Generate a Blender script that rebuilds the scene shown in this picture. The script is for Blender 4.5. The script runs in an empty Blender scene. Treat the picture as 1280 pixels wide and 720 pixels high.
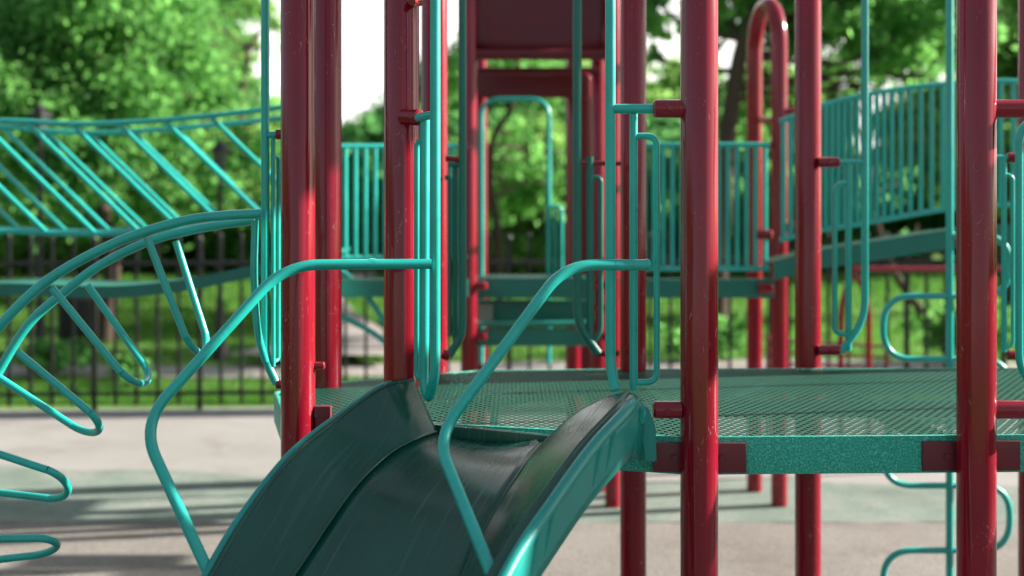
import bpy, bmesh, math, random
import numpy as np
from mathutils import Vector, Matrix

random.seed(7)
RNG = np.random.default_rng(11)
S = bpy.context.scene
C = S.collection
F = 1400.0      # focal length in photo pixels (photo 1280 wide)
H = 1.62        # eye height
PI = math.pi

def P(px, py, d):
    """a measured point of the photo at depth d (metres) -> world point"""
    return Vector(((px - 640) * d / F, d, H - (py - 268) * d / F))

# ------------------------------------------------------------------ materials
def new_mat(name):
    m = bpy.data.materials.new(name); m.use_nodes = True
    nt = m.node_tree
    return m, nt, nt.nodes['Principled BSDF']

def N(nt, typ, **kw):
    n = nt.nodes.new(typ)
    for k, v in kw.items():
        if k in n.inputs: n.inputs[k].default_value = v
        else: setattr(n, k, v)
    return n

def ramp(nt, src, stops):
    r = nt.nodes.new('ShaderNodeValToRGB')
    e = r.color_ramp.elements
    while len(e) < len(stops): e.new(0.5)
    for i, (p, c) in enumerate(stops):
        e[i].position = p; e[i].color = (*c, 1) if len(c) == 3 else c
    nt.links.new(src, r.inputs['Fac'])
    return r

def mixc(nt, fac, a, b):
    m = nt.nodes.new('ShaderNodeMix'); m.data_type = 'RGBA'
    for sock, v in ((m.inputs[0], fac), (m.inputs[6], a), (m.inputs[7], b)):
        if hasattr(v, 'node'): nt.links.new(v, sock)
        elif isinstance(v, (tuple, list)): sock.default_value = (*v, 1)
        else: sock.default_value = v
    return m.outputs[2]

def paint(name, col, rough=0.32, chip=(0.55, 0.5, 0.5), wear=0.5, bump=0.15, coat=0.0, spec=0.5):
    m, nt, b = new_mat(name)
    tc = N(nt, 'ShaderNodeTexCoord')
    big = N(nt, 'ShaderNodeTexNoise', Scale=5.0, Detail=5.0, Roughness=0.65)
    fine = N(nt, 'ShaderNodeTexNoise', Scale=140.0, Detail=3.0)
    mp = N(nt, 'ShaderNodeMapping'); mp.inputs['Scale'].default_value = (1, 1, 0.35)
    mp.inputs['Rotation'].default_value = (0.4, 0.5, 0.2)
    sc = N(nt, 'ShaderNodeTexNoise', Scale=75.0, Detail=6.0, Roughness=0.75, Distortion=1.5)
    nt.links.new(tc.outputs['Object'], mp.inputs[0]); nt.links.new(mp.outputs[0], sc.inputs['Vector'])
    for n in (big, fine): nt.links.new(tc.outputs['Object'], n.inputs['Vector'])
    var = ramp(nt, big.outputs['Fac'], [(0.3, [c * 0.82 for c in col]), (0.7, [min(1, c * 1.12) for c in col])])
    t = 0.755 - 0.11 * wear
    chips = ramp(nt, sc.outputs['Fac'], [(t, (0, 0, 0)), (t + 0.03, (1, 1, 1))])
    f = N(nt, 'ShaderNodeMath', operation='MULTIPLY'); f.inputs[1].default_value = 0.55
    cm = N(nt, 'ShaderNodeTexNoise', Scale=9.0, Detail=3.0); nt.links.new(tc.outputs['Object'], cm.inputs['Vector'])
    cmr = ramp(nt, cm.outputs['Fac'], [(0.44, (0, 0, 0)), (0.62, (1, 1, 1))])
    cmm = N(nt, 'ShaderNodeMath', operation='MULTIPLY'); nt.links.new(chips.outputs[0], cmm.inputs[0]); nt.links.new(cmr.outputs[0], cmm.inputs[1])
    nt.links.new(cmm.outputs[0], f.inputs[0])
    nt.links.new(mixc(nt, f.outputs[0], var.outputs[0], chip), b.inputs['Base Color'])
    rr = ramp(nt, big.outputs['Fac'], [(0.3, (rough * 0.8,) * 3), (0.75, (min(1, rough * 1.5),) * 3)])
    nt.links.new(rr.outputs[0], b.inputs['Roughness'])
    b.inputs['Specular IOR Level'].default_value = spec
    b.inputs['Coat Weight'].default_value = coat
    b.inputs['Coat Roughness'].default_value = 0.12; b.inputs['Coat IOR'].default_value = 1.5
    bp = N(nt, 'ShaderNodeBump', Strength=bump, Distance=0.0015)
    nt.links.new(fine.outputs['Fac'], bp.inputs['Height'])
    nt.links.new(bp.outputs[0], b.inputs['Normal'])
    return m

RED = paint('red_paint', (0.235, 0.004, 0.017), 0.6, (0.40, 0.30, 0.32), 1.3, coat=1.0, spec=0.03)
REDP = paint('red_plastic', (0.12, 0.003, 0.010), 0.42, (0.3, 0.1, 0.1), 0.1)
MAROON = paint('maroon_bracket', (0.13, 0.012, 0.022), 0.4, (0.3, 0.2, 0.2), 0.5)
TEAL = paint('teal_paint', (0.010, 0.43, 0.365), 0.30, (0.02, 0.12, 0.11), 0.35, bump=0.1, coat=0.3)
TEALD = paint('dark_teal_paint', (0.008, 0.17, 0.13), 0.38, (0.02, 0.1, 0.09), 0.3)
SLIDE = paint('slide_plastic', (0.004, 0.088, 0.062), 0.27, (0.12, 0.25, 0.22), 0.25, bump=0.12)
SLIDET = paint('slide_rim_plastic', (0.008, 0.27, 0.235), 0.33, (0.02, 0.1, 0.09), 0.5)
FENCE = paint('black_fence_paint', (0.008, 0.009, 0.009), 0.45, (0.05, 0.05, 0.05), 0.1)
BINM = paint('dark_bin_metal', (0.022, 0.020, 0.022), 0.5, (0.06, 0.05, 0.05), 0.2)
BARK = paint('bark', (0.075, 0.055, 0.042), 0.9, (0.12, 0.1, 0.08), 0.8, bump=1.0, spec=0.1)
GREYM = paint('grey_panel', (0.32, 0.34, 0.30), 0.5, (0.2, 0.2, 0.2), 0.2)
GLASSM = paint('lantern_glass', (0.06, 0.075, 0.07), 0.3, (0.2, 0.2, 0.2), 0.0)

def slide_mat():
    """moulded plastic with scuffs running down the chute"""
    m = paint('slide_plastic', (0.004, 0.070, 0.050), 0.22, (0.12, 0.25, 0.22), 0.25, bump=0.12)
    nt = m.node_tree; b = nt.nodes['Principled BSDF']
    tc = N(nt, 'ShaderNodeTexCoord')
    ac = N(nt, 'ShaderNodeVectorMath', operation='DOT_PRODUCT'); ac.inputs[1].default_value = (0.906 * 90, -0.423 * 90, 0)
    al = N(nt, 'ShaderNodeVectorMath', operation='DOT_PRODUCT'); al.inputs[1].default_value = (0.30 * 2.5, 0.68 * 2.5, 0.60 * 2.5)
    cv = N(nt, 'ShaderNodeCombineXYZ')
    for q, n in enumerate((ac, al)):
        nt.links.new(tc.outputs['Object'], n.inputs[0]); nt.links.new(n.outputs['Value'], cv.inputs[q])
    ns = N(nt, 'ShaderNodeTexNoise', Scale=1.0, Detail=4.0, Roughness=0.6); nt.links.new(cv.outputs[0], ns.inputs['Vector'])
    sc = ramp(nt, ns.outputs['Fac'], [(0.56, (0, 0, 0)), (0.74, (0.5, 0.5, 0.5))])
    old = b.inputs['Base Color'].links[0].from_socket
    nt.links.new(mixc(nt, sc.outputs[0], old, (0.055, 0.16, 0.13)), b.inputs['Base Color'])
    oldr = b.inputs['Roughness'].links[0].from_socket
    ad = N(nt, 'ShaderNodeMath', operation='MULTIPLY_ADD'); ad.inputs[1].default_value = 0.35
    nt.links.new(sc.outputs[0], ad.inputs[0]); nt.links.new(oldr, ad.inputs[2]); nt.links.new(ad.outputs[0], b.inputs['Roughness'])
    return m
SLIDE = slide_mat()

def fascia_mat():
    m, nt, b = new_mat('speckled_teal_coating')
    tc = N(nt, 'ShaderNodeTexCoord')
    n = N(nt, 'ShaderNodeTexNoise', Scale=230.0, Detail=3.0, Roughness=0.7)
    g = N(nt, 'ShaderNodeTexNoise', Scale=6.0, Detail=3.0)
    nt.links.new(tc.outputs['Object'], n.inputs['Vector']); nt.links.new(tc.outputs['Object'], g.inputs['Vector'])
    r = ramp(nt, n.outputs['Fac'], [(0.38, (0.010, 0.28, 0.20)), (0.55, (0.02, 0.46, 0.34)), (0.66, (0.18, 0.66, 0.52))])
    nt.links.new(r.outputs[0], b.inputs['Base Color'])
    b.inputs['Roughness'].default_value = 0.38
    bp = N(nt, 'ShaderNodeBump', Strength=0.8, Distance=0.004)
    nt.links.new(n.outputs['Fac'], bp.inputs['Height']); nt.links.new(bp.outputs[0], b.inputs['Normal'])
    return m
FASCIA = fascia_mat()

def deck_mat():
    """plastic coated sheet punched with staggered holes"""
    m, nt, b = new_mat('perforated_deck_coating')
    b.inputs['Base Color'].default_value = (0.012, 0.085, 0.056, 1)
    b.inputs['Roughness'].default_value = 0.55; b.inputs['Specular IOR Level'].default_value = 0.25
    tc = N(nt, 'ShaderNodeTexCoord'); sx = N(nt, 'ShaderNodeSeparateXYZ')
    nt.links.new(tc.outputs['Object'], sx.inputs[0])
    cs = []
    for ax, p in (('X', 0.025), ('Y', 0.038)):
        mu = N(nt, 'ShaderNodeMath', operation='MULTIPLY'); mu.inputs[1].default_value = 2 * PI / p
        co = N(nt, 'ShaderNodeMath', operation='COSINE')
        nt.links.new(sx.outputs[ax], mu.inputs[0]); nt.links.new(mu.outputs[0], co.inputs[0]); cs.append(co)
    pr = N(nt, 'ShaderNodeMath', operation='MULTIPLY')
    nt.links.new(cs[0].outputs[0], pr.inputs[0]); nt.links.new(cs[1].outputs[0], pr.inputs[1])
    gt = N(nt, 'ShaderNodeMath', operation='GREATER_THAN'); gt.inputs[1].default_value = 0.13
    nt.links.new(pr.outputs[0], gt.inputs[0])
    tr = N(nt, 'ShaderNodeBsdfTransparent'); mx = N(nt, 'ShaderNodeMixShader')
    nt.links.new(gt.outputs[0], mx.inputs[0]); nt.links.new(b.outputs[0], mx.inputs[1]); nt.links.new(tr.outputs[0], mx.inputs[2])
    nt.links.new(mx.outputs[0], nt.nodes['Material Output'].inputs['Surface'])
    return m
DECK = deck_mat()

def ground_mat(name, c0, c1, c2, s1, s2, bump=0.4, rough=0.9):
    m, nt, b = new_mat(name)
    tc = N(nt, 'ShaderNodeTexCoord')
    a = N(nt, 'ShaderNodeTexNoise', Scale=s1, Detail=6.0, Roughness=0.6)
    f = N(nt, 'ShaderNodeTexNoise', Scale=s2, Detail=4.0, Roughness=0.8)
    for n in (a, f): nt.links.new(tc.outputs['Object'], n.inputs['Vector'])
    r1 = ramp(nt, a.outputs['Fac'], [(0.32, c0), (0.5, c1), (0.7, c2)])
    r2 = ramp(nt, f.outputs['Fac'], [(0.3, (0.5,) * 3), (0.5, (1.0,) * 3), (0.72, (1.45,) * 3)])
    mm = nt.nodes.new('ShaderNodeMix'); mm.data_type = 'RGBA'; mm.blend_type = 'MULTIPLY'; mm.inputs[0].default_value = 1
    st_ = N(nt, 'ShaderNodeTexNoise', Scale=1.7, Detail=7.0, Roughness=0.7, Distortion=0.6); nt.links.new(tc.outputs['Object'], st_.inputs['Vector'])
    r3 = ramp(nt, st_.outputs['Fac'], [(0.52, (0, 0, 0)), (0.72, (0.5, 0.5, 0.5))])
    nt.links.new(mixc(nt, r3.outputs[0], r1.outputs[0], [c * 0.55 * k for c, k in zip(c0, (1.0, 0.92, 0.8))]), mm.inputs[6]); nt.links.new(r2.outputs[0], mm.inputs[7])
    nt.links.new(mm.outputs[2], b.inputs['Base Color'])
    b.inputs['Roughness'].default_value = rough; b.inputs['Specular IOR Level'].default_value = 0.2
    bp = N(nt, 'ShaderNodeBump', Strength=bump, Distance=0.01)
    nt.links.new(f.outputs['Fac'], bp.inputs['Height']); nt.links.new(bp.outputs[0], b.inputs['Normal'])
    return m
RUBBER = ground_mat('beige_rubber_crumb', (0.270, 0.257, 0.241), (0.315, 0.302, 0.286), (0.351, 0.338, 0.321), 0.6, 90.0)
RUBBERG = ground_mat('green_rubber_crumb', (0.153, 0.198, 0.167), (0.194, 0.239, 0.203), (0.261, 0.275, 0.243), 2.5, 90.0)
GRASS = ground_mat('lawn', (0.06, 0.15, 0.025), (0.11, 0.22, 0.04), (0.18, 0.28, 0.075), 0.5, 25.0, 0.6)
PATH = ground_mat('pale_paving', (0.28, 0.245, 0.23), (0.32, 0.285, 0.27), (0.35, 0.31, 0.30), 0.8, 40.0)

def leaf_mat(name, dark, mid, light, trans):
    m, nt, b = new_mat(name)
    g = N(nt, 'ShaderNodeNewGeometry'); tc = N(nt, 'ShaderNodeTexCoord')
    r = ramp(nt, g.outputs['Random Per Island'], [(0.0, dark), (0.5, mid), (1.0, light)])
    nt.links.new(r.outputs[0], b.inputs['Base Color'])
    b.inputs['Roughness'].default_value = 0.75; b.inputs['Specular IOR Level'].default_value = 0.1
    t = N(nt, 'ShaderNodeBsdfTranslucent')
    r2 = ramp(nt, g.outputs['Random Per Island'], [(0.0, [c * 0.6 for c in trans]), (1.0, [c * 1.3 for c in trans])])
    nt.links.new(r2.outputs[0], t.inputs['Color'])
    mx = N(nt, 'ShaderNodeMixShader', Fac=0.58)
    nt.links.new(b.outputs[0], mx.inputs[1]); nt.links.new(t.outputs[0], mx.inputs[2])
    nt.links.new(mx.outputs[0], nt.nodes['Material Output'].inputs['Surface'])
    return m
LEAF = leaf_mat('leaf_mid', (0.075, 0.21, 0.07), (0.115, 0.28, 0.09), (0.17, 0.35, 0.11), (0.25, 0.60, 0.15))
LEAFD = leaf_mat('leaf_dark', (0.055, 0.175, 0.068), (0.08, 0.23, 0.085), (0.12, 0.28, 0.105), (0.19, 0.50, 0.15))
LEAFY = leaf_mat('leaf_light', (0.10, 0.22, 0.065), (0.15, 0.29, 0.09), (0.21, 0.37, 0.12), (0.36, 0.66, 0.17))
BLADE = leaf_mat('grass_blade', (0.04, 0.12, 0.02), (0.06, 0.17, 0.025), (0.12, 0.24, 0.05), (0.10, 0.28, 0.04))

# ------------------------------------------------------------------ object helpers
def link(o, parent=None):
    C.objects.link(o)
    if parent: o.parent = parent
    return o

def thing(name, label, cat, loc=(0, 0, 0), group=None):
    o = bpy.data.objects.new(name, None); o.empty_display_size = 0.2
    o.location = loc; o['label'] = label; o['category'] = cat
    if group: o['group'] = group
    return link(o)

def origin_of(o):
    v = Vector((0, 0, 0))
    while o: v += Vector(o.location); o = o.parent
    return v

def build(name, bm, mat, parent=None, smooth=True, label=None, sharp=40):
    """link a bmesh made in world space as one mesh object"""
    off = origin_of(parent) if parent else Vector((0, 0, 0))
    bmesh.ops.translate(bm, verts=bm.verts, vec=-off)
    bmesh.ops.recalc_face_normals(bm, faces=bm.faces)
    me = bpy.data.meshes.new(name); bm.to_mesh(me); bm.free()
    me.materials.append(mat)
    if smooth:
        me.polygons.foreach_set('use_smooth', [True] * len(me.polygons))
        try: me.set_sharp_from_angle(angle=math.radians(sharp))
        except Exception: pass
    o = bpy.data.objects.new(name, me)
    if label: o['label'] = label
    return link(o, parent)

def fillet(pts, r, n=7):
    """round the inner corners of a polyline"""
    pts = [Vector(p) for p in pts]
    out = [pts[0]]
    for i in range(1, len(pts) - 1):
        a, b, c = pts[i - 1], pts[i], pts[i + 1]
        rr = min(r, (a - b).length * 0.49, (c - b).length * 0.49)
        p0 = b + (a - b).normalized() * rr; p1 = b + (c - b).normalized() * rr
        for k in range(n + 1):
            t = k / n
            out.append(p0.lerp(b, t).lerp(b.lerp(p1, t), t))
    out.append(pts[-1])
    return out

def catmull(pts, n=8):
    pts = [Vector(p) for p in pts]
    q = [pts[0] * 2 - pts[1]] + pts + [pts[-1] * 2 - pts[-2]]
    out = []
    for i in range(1, len(q) - 2):
        p0, p1, p2, p3 = q[i - 1:i + 3]
        for k in range(n):
            t = k / n
            out.append(0.5 * ((2 * p1) + (p2 - p0) * t + (2 * p0 - 5 * p1 + 4 * p2 - p3) * t * t + (3 * p1 - p0 - 3 * p2 + p3) * t ** 3))
    out.append(pts[-1])
    return out

def add_tube(bm, pts, r, seg=14, r2=None, cap=True):
    pts = [Vector(p) for p in pts]
    cl = [pts[0]]
    for p in pts[1:]:
        if (p - cl[-1]).length > 1e-5: cl.append(p)
    pts = cl; n = len(pts)
    tang = []
    for i in range(n):
        a = pts[max(0, i - 1)]; b = pts[min(n - 1, i + 1)]
        tang.append((b - a).normalized())
    up = Vector((0, 0, 1)) if abs(tang[0].z) < 0.9 else Vector((1, 0, 0))
    nrm = (up - tang[0] * up.dot(tang[0])).normalized()
    rings = []
    for i in range(n):
        if i:
            nrm = (nrm - tang[i] * nrm.dot(tang[i])).normalized()
        bn = tang[i].cross(nrm)
        rad = r if r2 is None else r + (r2 - r) * i / (n - 1)
        if callable(r): rad = r(i / (n - 1))
        rings.append([bm.verts.new(pts[i] + (nrm * math.cos(2 * PI * k / seg) + bn * math.sin(2 * PI * k / seg)) * rad) for k in range(seg)])
    for i in range(n - 1):
        for k in range(seg):
            bm.faces.new((rings[i][k], rings[i][(k + 1) % seg], rings[i + 1][(k + 1) % seg], rings[i + 1][k]))
    if cap:
        bm.faces.new(rings[0][::-1]); bm.faces.new(rings[-1])
    return bm

def tube_bm(pts, r, seg=14, r2=None):
    return add_tube(bmesh.new(), pts, r, seg, r2)

def add_box(bm, lo, hi, bev=0.0):
    lo, hi = Vector(lo), Vector(hi)
    r = bmesh.ops.create_cube(bm, size=1, matrix=Matrix.Translation((lo + hi) / 2) @ Matrix.Diagonal((*(hi - lo), 1)))
    if bev:
        es = list({e for v in r['verts'] for e in v.link_edges})
        bmesh.ops.bevel(bm, geom=es, offset=bev, segments=2, affect='EDGES', profile=0.6)
    return bm

def add_plank(bm, a, b, h, t, bev=0.003):
    """upright board from a to b (top edge), height h, thickness t (centred)"""
    a, b = Vector(a), Vector(b); u = (b - a); L = u.length; u.normalize()
    s = u.cross(Vector((0, 0, 1))).normalized(); w = s.cross(u)
    M = Matrix((u, s, w)).transposed().to_4x4(); M.translation = (a + b) / 2 - w * (h / 2) if w.z > 0 else (a + b) / 2 + w * (h / 2)
    r = bmesh.ops.create_cube(bm, size=1, matrix=M @ Matrix.Diagonal((L, t, h, 1)))
    es = list({e for v in r['verts'] for e in v.link_edges})
    if bev: bmesh.ops.bevel(bm, geom=es, offset=bev, segments=2, affect='EDGES', profile=0.6)
    return bm

def add_prism(bm, poly, z0, z1):
    lo = [bm.verts.new((x, y, z0)) for x, y in poly]; hi = [bm.verts.new((x, y, z1)) for x, y in poly]
    n = len(poly)
    bm.faces.new(lo[::-1]); bm.faces.new(hi)
    for i in range(n): bm.faces.new((lo[i], lo[(i + 1) % n], hi[(i + 1) % n], hi[i]))
    return bm

def add_lathe(bm, prof, x, y, seg=28):
    rings = [[bm.verts.new((x + r * math.cos(2 * PI * k / seg), y + r * math.sin(2 * PI * k / seg), z)) for k in range(seg)] for r, z in prof]
    for i in range(len(prof) - 1):
        for k in range(seg):
            bm.faces.new((rings[i][k], rings[i][(k + 1) % seg], rings[i + 1][(k + 1) % seg], rings[i + 1][k]))
    bm.faces.new(rings[0][::-1]); bm.faces.new(rings[-1])
    return bm

def struct(name, bm, mat):
    o = build(name, bm, mat, None, smooth=False); o['kind'] = 'structure'; return o

def pole_bm(x, y, r, z0, z1, seg=32):
    return add_lathe(bmesh.new(), [(r, z0), (r, z1 - 0.02), (r * 0.9, z1 - 0.006), (r * 0.6, z1)], x, y, seg)

RP = 0.0445          # post radius
# ------------------------------------------------------------------ setting
bm = bmesh.new()
nx, ny = 60, 60
vs = [[None] * (ny + 1) for _ in range(nx + 1)]
for i in range(nx + 1):
    for j in range(ny + 1):
        x = (i / nx * 2 - 1); y = j / ny
        X = math.copysign(abs(x) ** 1.8, x) * 320; Y = -40 + y ** 2.2 * 560
        z = -0.03
        if Y > 10.5: z += 0.12 * math.sin(X * 0.35 + 1) * min(1, (Y - 10.5) / 10) * math.sin(Y * 0.2) + max(0, Y - 14) * 0.012
        vs[i][j] = bm.verts.new((X, Y, z))
for i in range(nx):
    for j in range(ny): bm.faces.new((vs[i][j], vs[i + 1][j], vs[i + 1][j + 1], vs[i][j + 1]))
o = struct('lawn', bm, GRASS)

def fence_y(x): return 9.46 + 0.058 * (x + 0.1)
bm = bmesh.new()
xs = np.linspace(-14, 14, 29)
front = [(x, 4.35 + 0.05 * math.sin(x * 2.1)) for x in xs]; back = [(x, fence_y(x) + 0.06 + 0.04 * math.sin(x * 3)) for x in xs][::-1]
add_prism(bm, front + back, -0.1, 0.0)
struct('rubber_playground_surface', bm, RUBBER)

DIM_GROUND = ground_mat('bounce_cutting_grey', (0.085, 0.085, 0.085), (0.105, 0.105, 0.105), (0.13, 0.13, 0.13), 3.0, 90.0, 0.6)
bm = bmesh.new(); add_prism(bm, [(-14, -8), (14, -8), (14, 4.6), (-14, 4.6)], -0.1, -0.012)  # unseen near ground, added dark to cut light bounced onto the posts
struct('bounce_cutting_ground', bm, DIM_GROUND)
def wavy_band(name, x0, x1, fa, fb, mat, z=0.004, n=90):
    bm = bmesh.new(); lo = []; hi = []
    for i in range(n + 1):
        x = x0 + (x1 - x0) * i / n
        lo.append(bm.verts.new((x, fa(x), z))); hi.append(bm.verts.new((x, fb(x), z)))
    for i in range(n): bm.faces.new((lo[i], lo[i + 1], hi[i + 1], hi[i]))
    return struct(name, bm, mat)
wavy_band('green_surface_band', -9, 9, lambda x: 5.88 + 0.01 * math.sin(x * 9),
          lambda x: 6.72 + 0.12 * math.sin(x * 1.3) + 0.05 * math.sin(x * 5.1) + (0.35 if x < -0.5 else 0), RUBBERG)
RUBBERB = ground_mat('warm_beige_rubber_crumb', (0.203, 0.184, 0.162), (0.239, 0.221, 0.198), (0.270, 0.252, 0.230), 1.4, 80.0, 0.7)
wavy_band('beige_surface_band', -9, 9, lambda x: 4.38, lambda x: 5.87 + 0.012 * math.sin(x * 7), RUBBERB)
wavy_band('paved_path', -12, 12, lambda x: 11.35 + 0.25 * math.sin(x * 0.5), lambda x: 12.25 + 0.3 * math.sin(x * 0.5 + .3), PATH, z=-0.0)
bm = bmesh.new()
L_, R_ = [], []
for px, w, Y in ((395, 0.95, 11.9), (415, 0.6, 13.0), (425, 0.55, 14.5), (400, 0.5, 17), (385, 0.6, 20), (430, .8, 26)):
    x = (px - 640) * Y / F
    z = 0.05 + max(0, Y - 14) * 0.012 + 0.08
    L_.append(bm.verts.new((x - w, Y, z))); R_.append(bm.verts.new((x + w, Y, z)))
for i in range(len(L_) - 1): bm.faces.new((L_[i], R_[i], R_[i + 1], L_[i + 1]))
struct('paved_walk', bm, PATH)

# ------------------------------------------------------------------ front platform
ZD = 1.09
pf = thing('play_platform', 'low dark green perforated deck on red posts, with the slide at its front', 'play platform', (0.3, 3.3, 0))
poly = [(-.705, 3.345), (-.600, 2.965), (-.30, 2.875), (.42, 2.665), (1.10, 2.69), (2.05, 2.72), (2.05, 3.86), (1.05, 3.85), (.41, 3.84), (-.12, 3.80), (-.60, 3.50)]
def inset(poly, t):
    c = Vector((sum(p[0] for p in poly) / len(poly), sum(p[1] for p in poly) / len(poly)))
    return [(p[0] + (c.x - p[0]) * t, p[1] + (c.y - p[1]) * t) for p in poly]
bm = bmesh.new()
for z in (ZD, ZD - 0.0017):
    bm.faces.new([bm.verts.new((x, y, z)) for x, y in inset(poly, 0.012)])
build('deck', bm, DECK, pf, smooth=False)
# fascia boards round the edge
for i in range(len(poly)):
    a, b = poly[i], poly[(i + 1) % len(poly)]
    bm = bmesh.new()
    add_plank(bm, (*a, ZD + 0.001), (*b, ZD + 0.001), 0.09, 0.012, 0.003)
    fo = build('fascia', bm, FASCIA, pf, label='front fascia board with speckled teal coating' if i == 3 else None)
# unseen plates added off to the right, shaped to shade slide and posts
for nm, pr in (('slide_shade_board', [(2.50, 1.79), (3.24, 2.11), (3.24, 2.36), (2.50, 2.05)]), ('post_shade_plate', [(3.18, 2.85), (3.5, 2.85), (3.75, 2.95), (4.05, 2.95), (4.05, 3.5), (3.6, 3.8), (3.18, 3.5)])):
    bm = bmesh.new(); k_ = len(pr)
    va = [bm.verts.new((2.07, y, z)) for y, z in pr]; vb = [bm.verts.new((2.09, y, z)) for y, z in pr]
    bm.faces.new(va); bm.faces.new(vb[::-1])
    for k in range(k_): bm.faces.new((va[k], va[(k + 1) % k_], vb[(k + 1) % k_], vb[k]))
    build(nm, bm, REDP, pf, smooth=False)
# beams below the deck
for a, b in (((-.55, 3.0), (.3, 3.8)), ((-.05, 2.85), (-.05, 3.75)), ((.25, 2.78), (.9, 3.8)), ((.45, 2.75), (.43, 3.8)), ((1.08, 2.75), (1.05, 3.8)), ((.5, 3.3), (1.9, 3.3)), ((1.55, 2.75), (1.55, 3.8))):
    build('deck_beam', add_plank(bmesh.new(), (*a, ZD - 0.018), (*b, ZD - 0.018), 0.05, 0.02, 0.002), TEALD, pf)
posts = {'L': (372.5, 43.2, 2.92), 'A': (502, 44, 2.83), 'B': (874, 47, 2.65), 'C': (1220.5, 47, 2.65), 'D': (791.5, 33, 3.80),
         'E': (1010, 32, 3.89), 'F': (409, 36, 3.46), 'G': (1290, 32, 3.89), 'H': (543, 33, 3.78)}
plabel = {'L': 'red post left of the slide, nearest the loop climber', 'A': 'red post standing behind the left wall of the slide top',
          'B': 'thick red post just right of the slide', 'C': 'thick red post nearest the right edge', 'D': 'red back post behind the right slide rail',
          'E': 'red back post between the two thick right posts', 'F': 'red back post tucked behind the leftmost post', 'H': 'red back post behind the left slide rail', 'G': None}
PX = {}
for k, (px, w, d) in posts.items():
    p = P(px, 268, d); PX[k] = p
    r = RP * (w * d / (F * 0.089)) if k != 'F' else RP
    build('post', pole_bm(p.x, p.y, RP, 0, 3.35), RED, pf, label=plabel[k])

def bracket(x0, x1, y, z0=ZD - 0.082, z1=ZD - 0.012):
    bm = bmesh.new(); add_box(bm, (x0, y - 0.009, z0), (x1, y + 0.002, z1), 0.002)
    for bx in (0.3, 0.7):
        add_lathe(bm, [(0.007, z0), (0.007, z0 + .001)], 0, 0) if False else None
    o = build('bracket', bm, MAROON, pf)
    bm = bmesh.new(); xc = (x0 + x1) / 2
    add_tube(bm, [(xc, y - 0.0085, (z0 + z1) / 2), (xc, y - 0.014, (z0 + z1) / 2)], 0.008, 6)
    build('bolt', bm, MAROON, o)
bracket(.335, .435, 2.667); bracket(.438, .555, 2.660)
bracket(.98, 1.095, 2.681); bracket(1.10, 1.215, 2.685)
def clamp(a, b, r, parent, name='clamp', mat=RED):
    """stubby sleeve with a chamfered nose"""
    a, b = Vector(a), Vector(b); u = (b - a)
    bm = bmesh.new()
    n = 12
    pts = [a + u * t for t in (0, 0.82, 0.92, 1.0)]
    add_tube(bm, pts, lambda t: r if t < 0.7 else r * (0.75 if t > 0.9 else 0.98), 16)
    if r > 0.0155:      # hex bolt that tightens the sleeve
        c = a + u * 0.5
        add_tube(bm, [c + Vector((0, -r * 0.9, 0)), c + Vector((0, -r - 0.005, 0))], 0.0065, 6)
    return build(name, bm, mat, parent)
# stubs on the posts
clamp(P(851, 512, 2.65), P(816, 512, 2.65), 0.021, pf)
clamp(P(1240, 136, 2.65), P(1330, 136, 2.65), 0.022, pf, 'cross_tube')
clamp(P(1240, 512, 2.65), P(1330, 512, 2.65), 0.022, pf, 'cross_tube')
clamp(P(390, 457, 2.92), P(406, 457, 2.92), 0.010, pf)
clamp(P(524, 2, 2.83), P(515, 2, 2.75), 0.012, pf)
b_ = bmesh.new(); add_box(b_, P(396, 541, 2.93) , P(413, 508, 2.905), 0.002); build('bracket', b_, MAROON, pf)

# ------------------------------------------------------------------ slide
def st(*rows): return [P(*r) for r in rows]
LB = st((546, 541, 2.77), (521, 549, 2.70), (484, 570, 2.63), (440, 614, 2.51), (385, 694, 2.38), (330, 778, 2.26), (266, 874, 2.12), (190, 1000, 1.98))
RB = st((677, 556, 2.59), (664, 571, 2.52), (650, 592, 2.45), (614, 648, 2.33), (578, 722, 2.22), (532, 812, 2.10), (477, 920, 1.97), (410, 1062, 1.83))
LT = st((517, 475, 2.80), (478, 485, 2.735), (424, 523, 2.67), (366, 571, 2.54), (306, 649, 2.42), (250, 744, 2.28), (180, 848, 2.14), (100, 973, 1.99))
RT = st((784, 491, 2.585), (762, 516, 2.47), (720, 562, 2.36), (670, 630, 2.23), (624, 697, 2.12), (580, 783, 2.0), (530, 890, 1.87), (470, 1026, 1.73))
for A in (LB, RB, LT, RT):
    e = (A[-1] - A[-2])
    A.append(A[-1] + e * 1.0)
    fl = Vector((e.x, e.y, e.z * 0.45)); A.append(A[-1] + fl * 0.9)
    fl2 = Vector((e.x, e.y, e.z * 0.1)); A.append(A[-1] + fl2 * 1.3)
sl = thing('slide', 'dark teal plastic slide curving down from the deck towards the viewer', 'slide', (0.0, 2.3, 0))
cLB, cRB, cLT, cRT = [catmull(A, 8) for A in (LB, RB, LT, RT)]
def loft(curves, close=False):
    bm = bmesh.new(); rows = [[bm.verts.new(p) for p in c] for c in curves]
    for a, b in zip(rows, rows[1:]):
        for i in range(len(a) - 1): bm.faces.new((a[i], a[i + 1], b[i + 1], b[i]))
    return bm
def lerpc(a, b, t, dz=0.0):
    return [p.lerp(q, t) + Vector((0, 0, dz)) for p, q in zip(a, b)]
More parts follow.
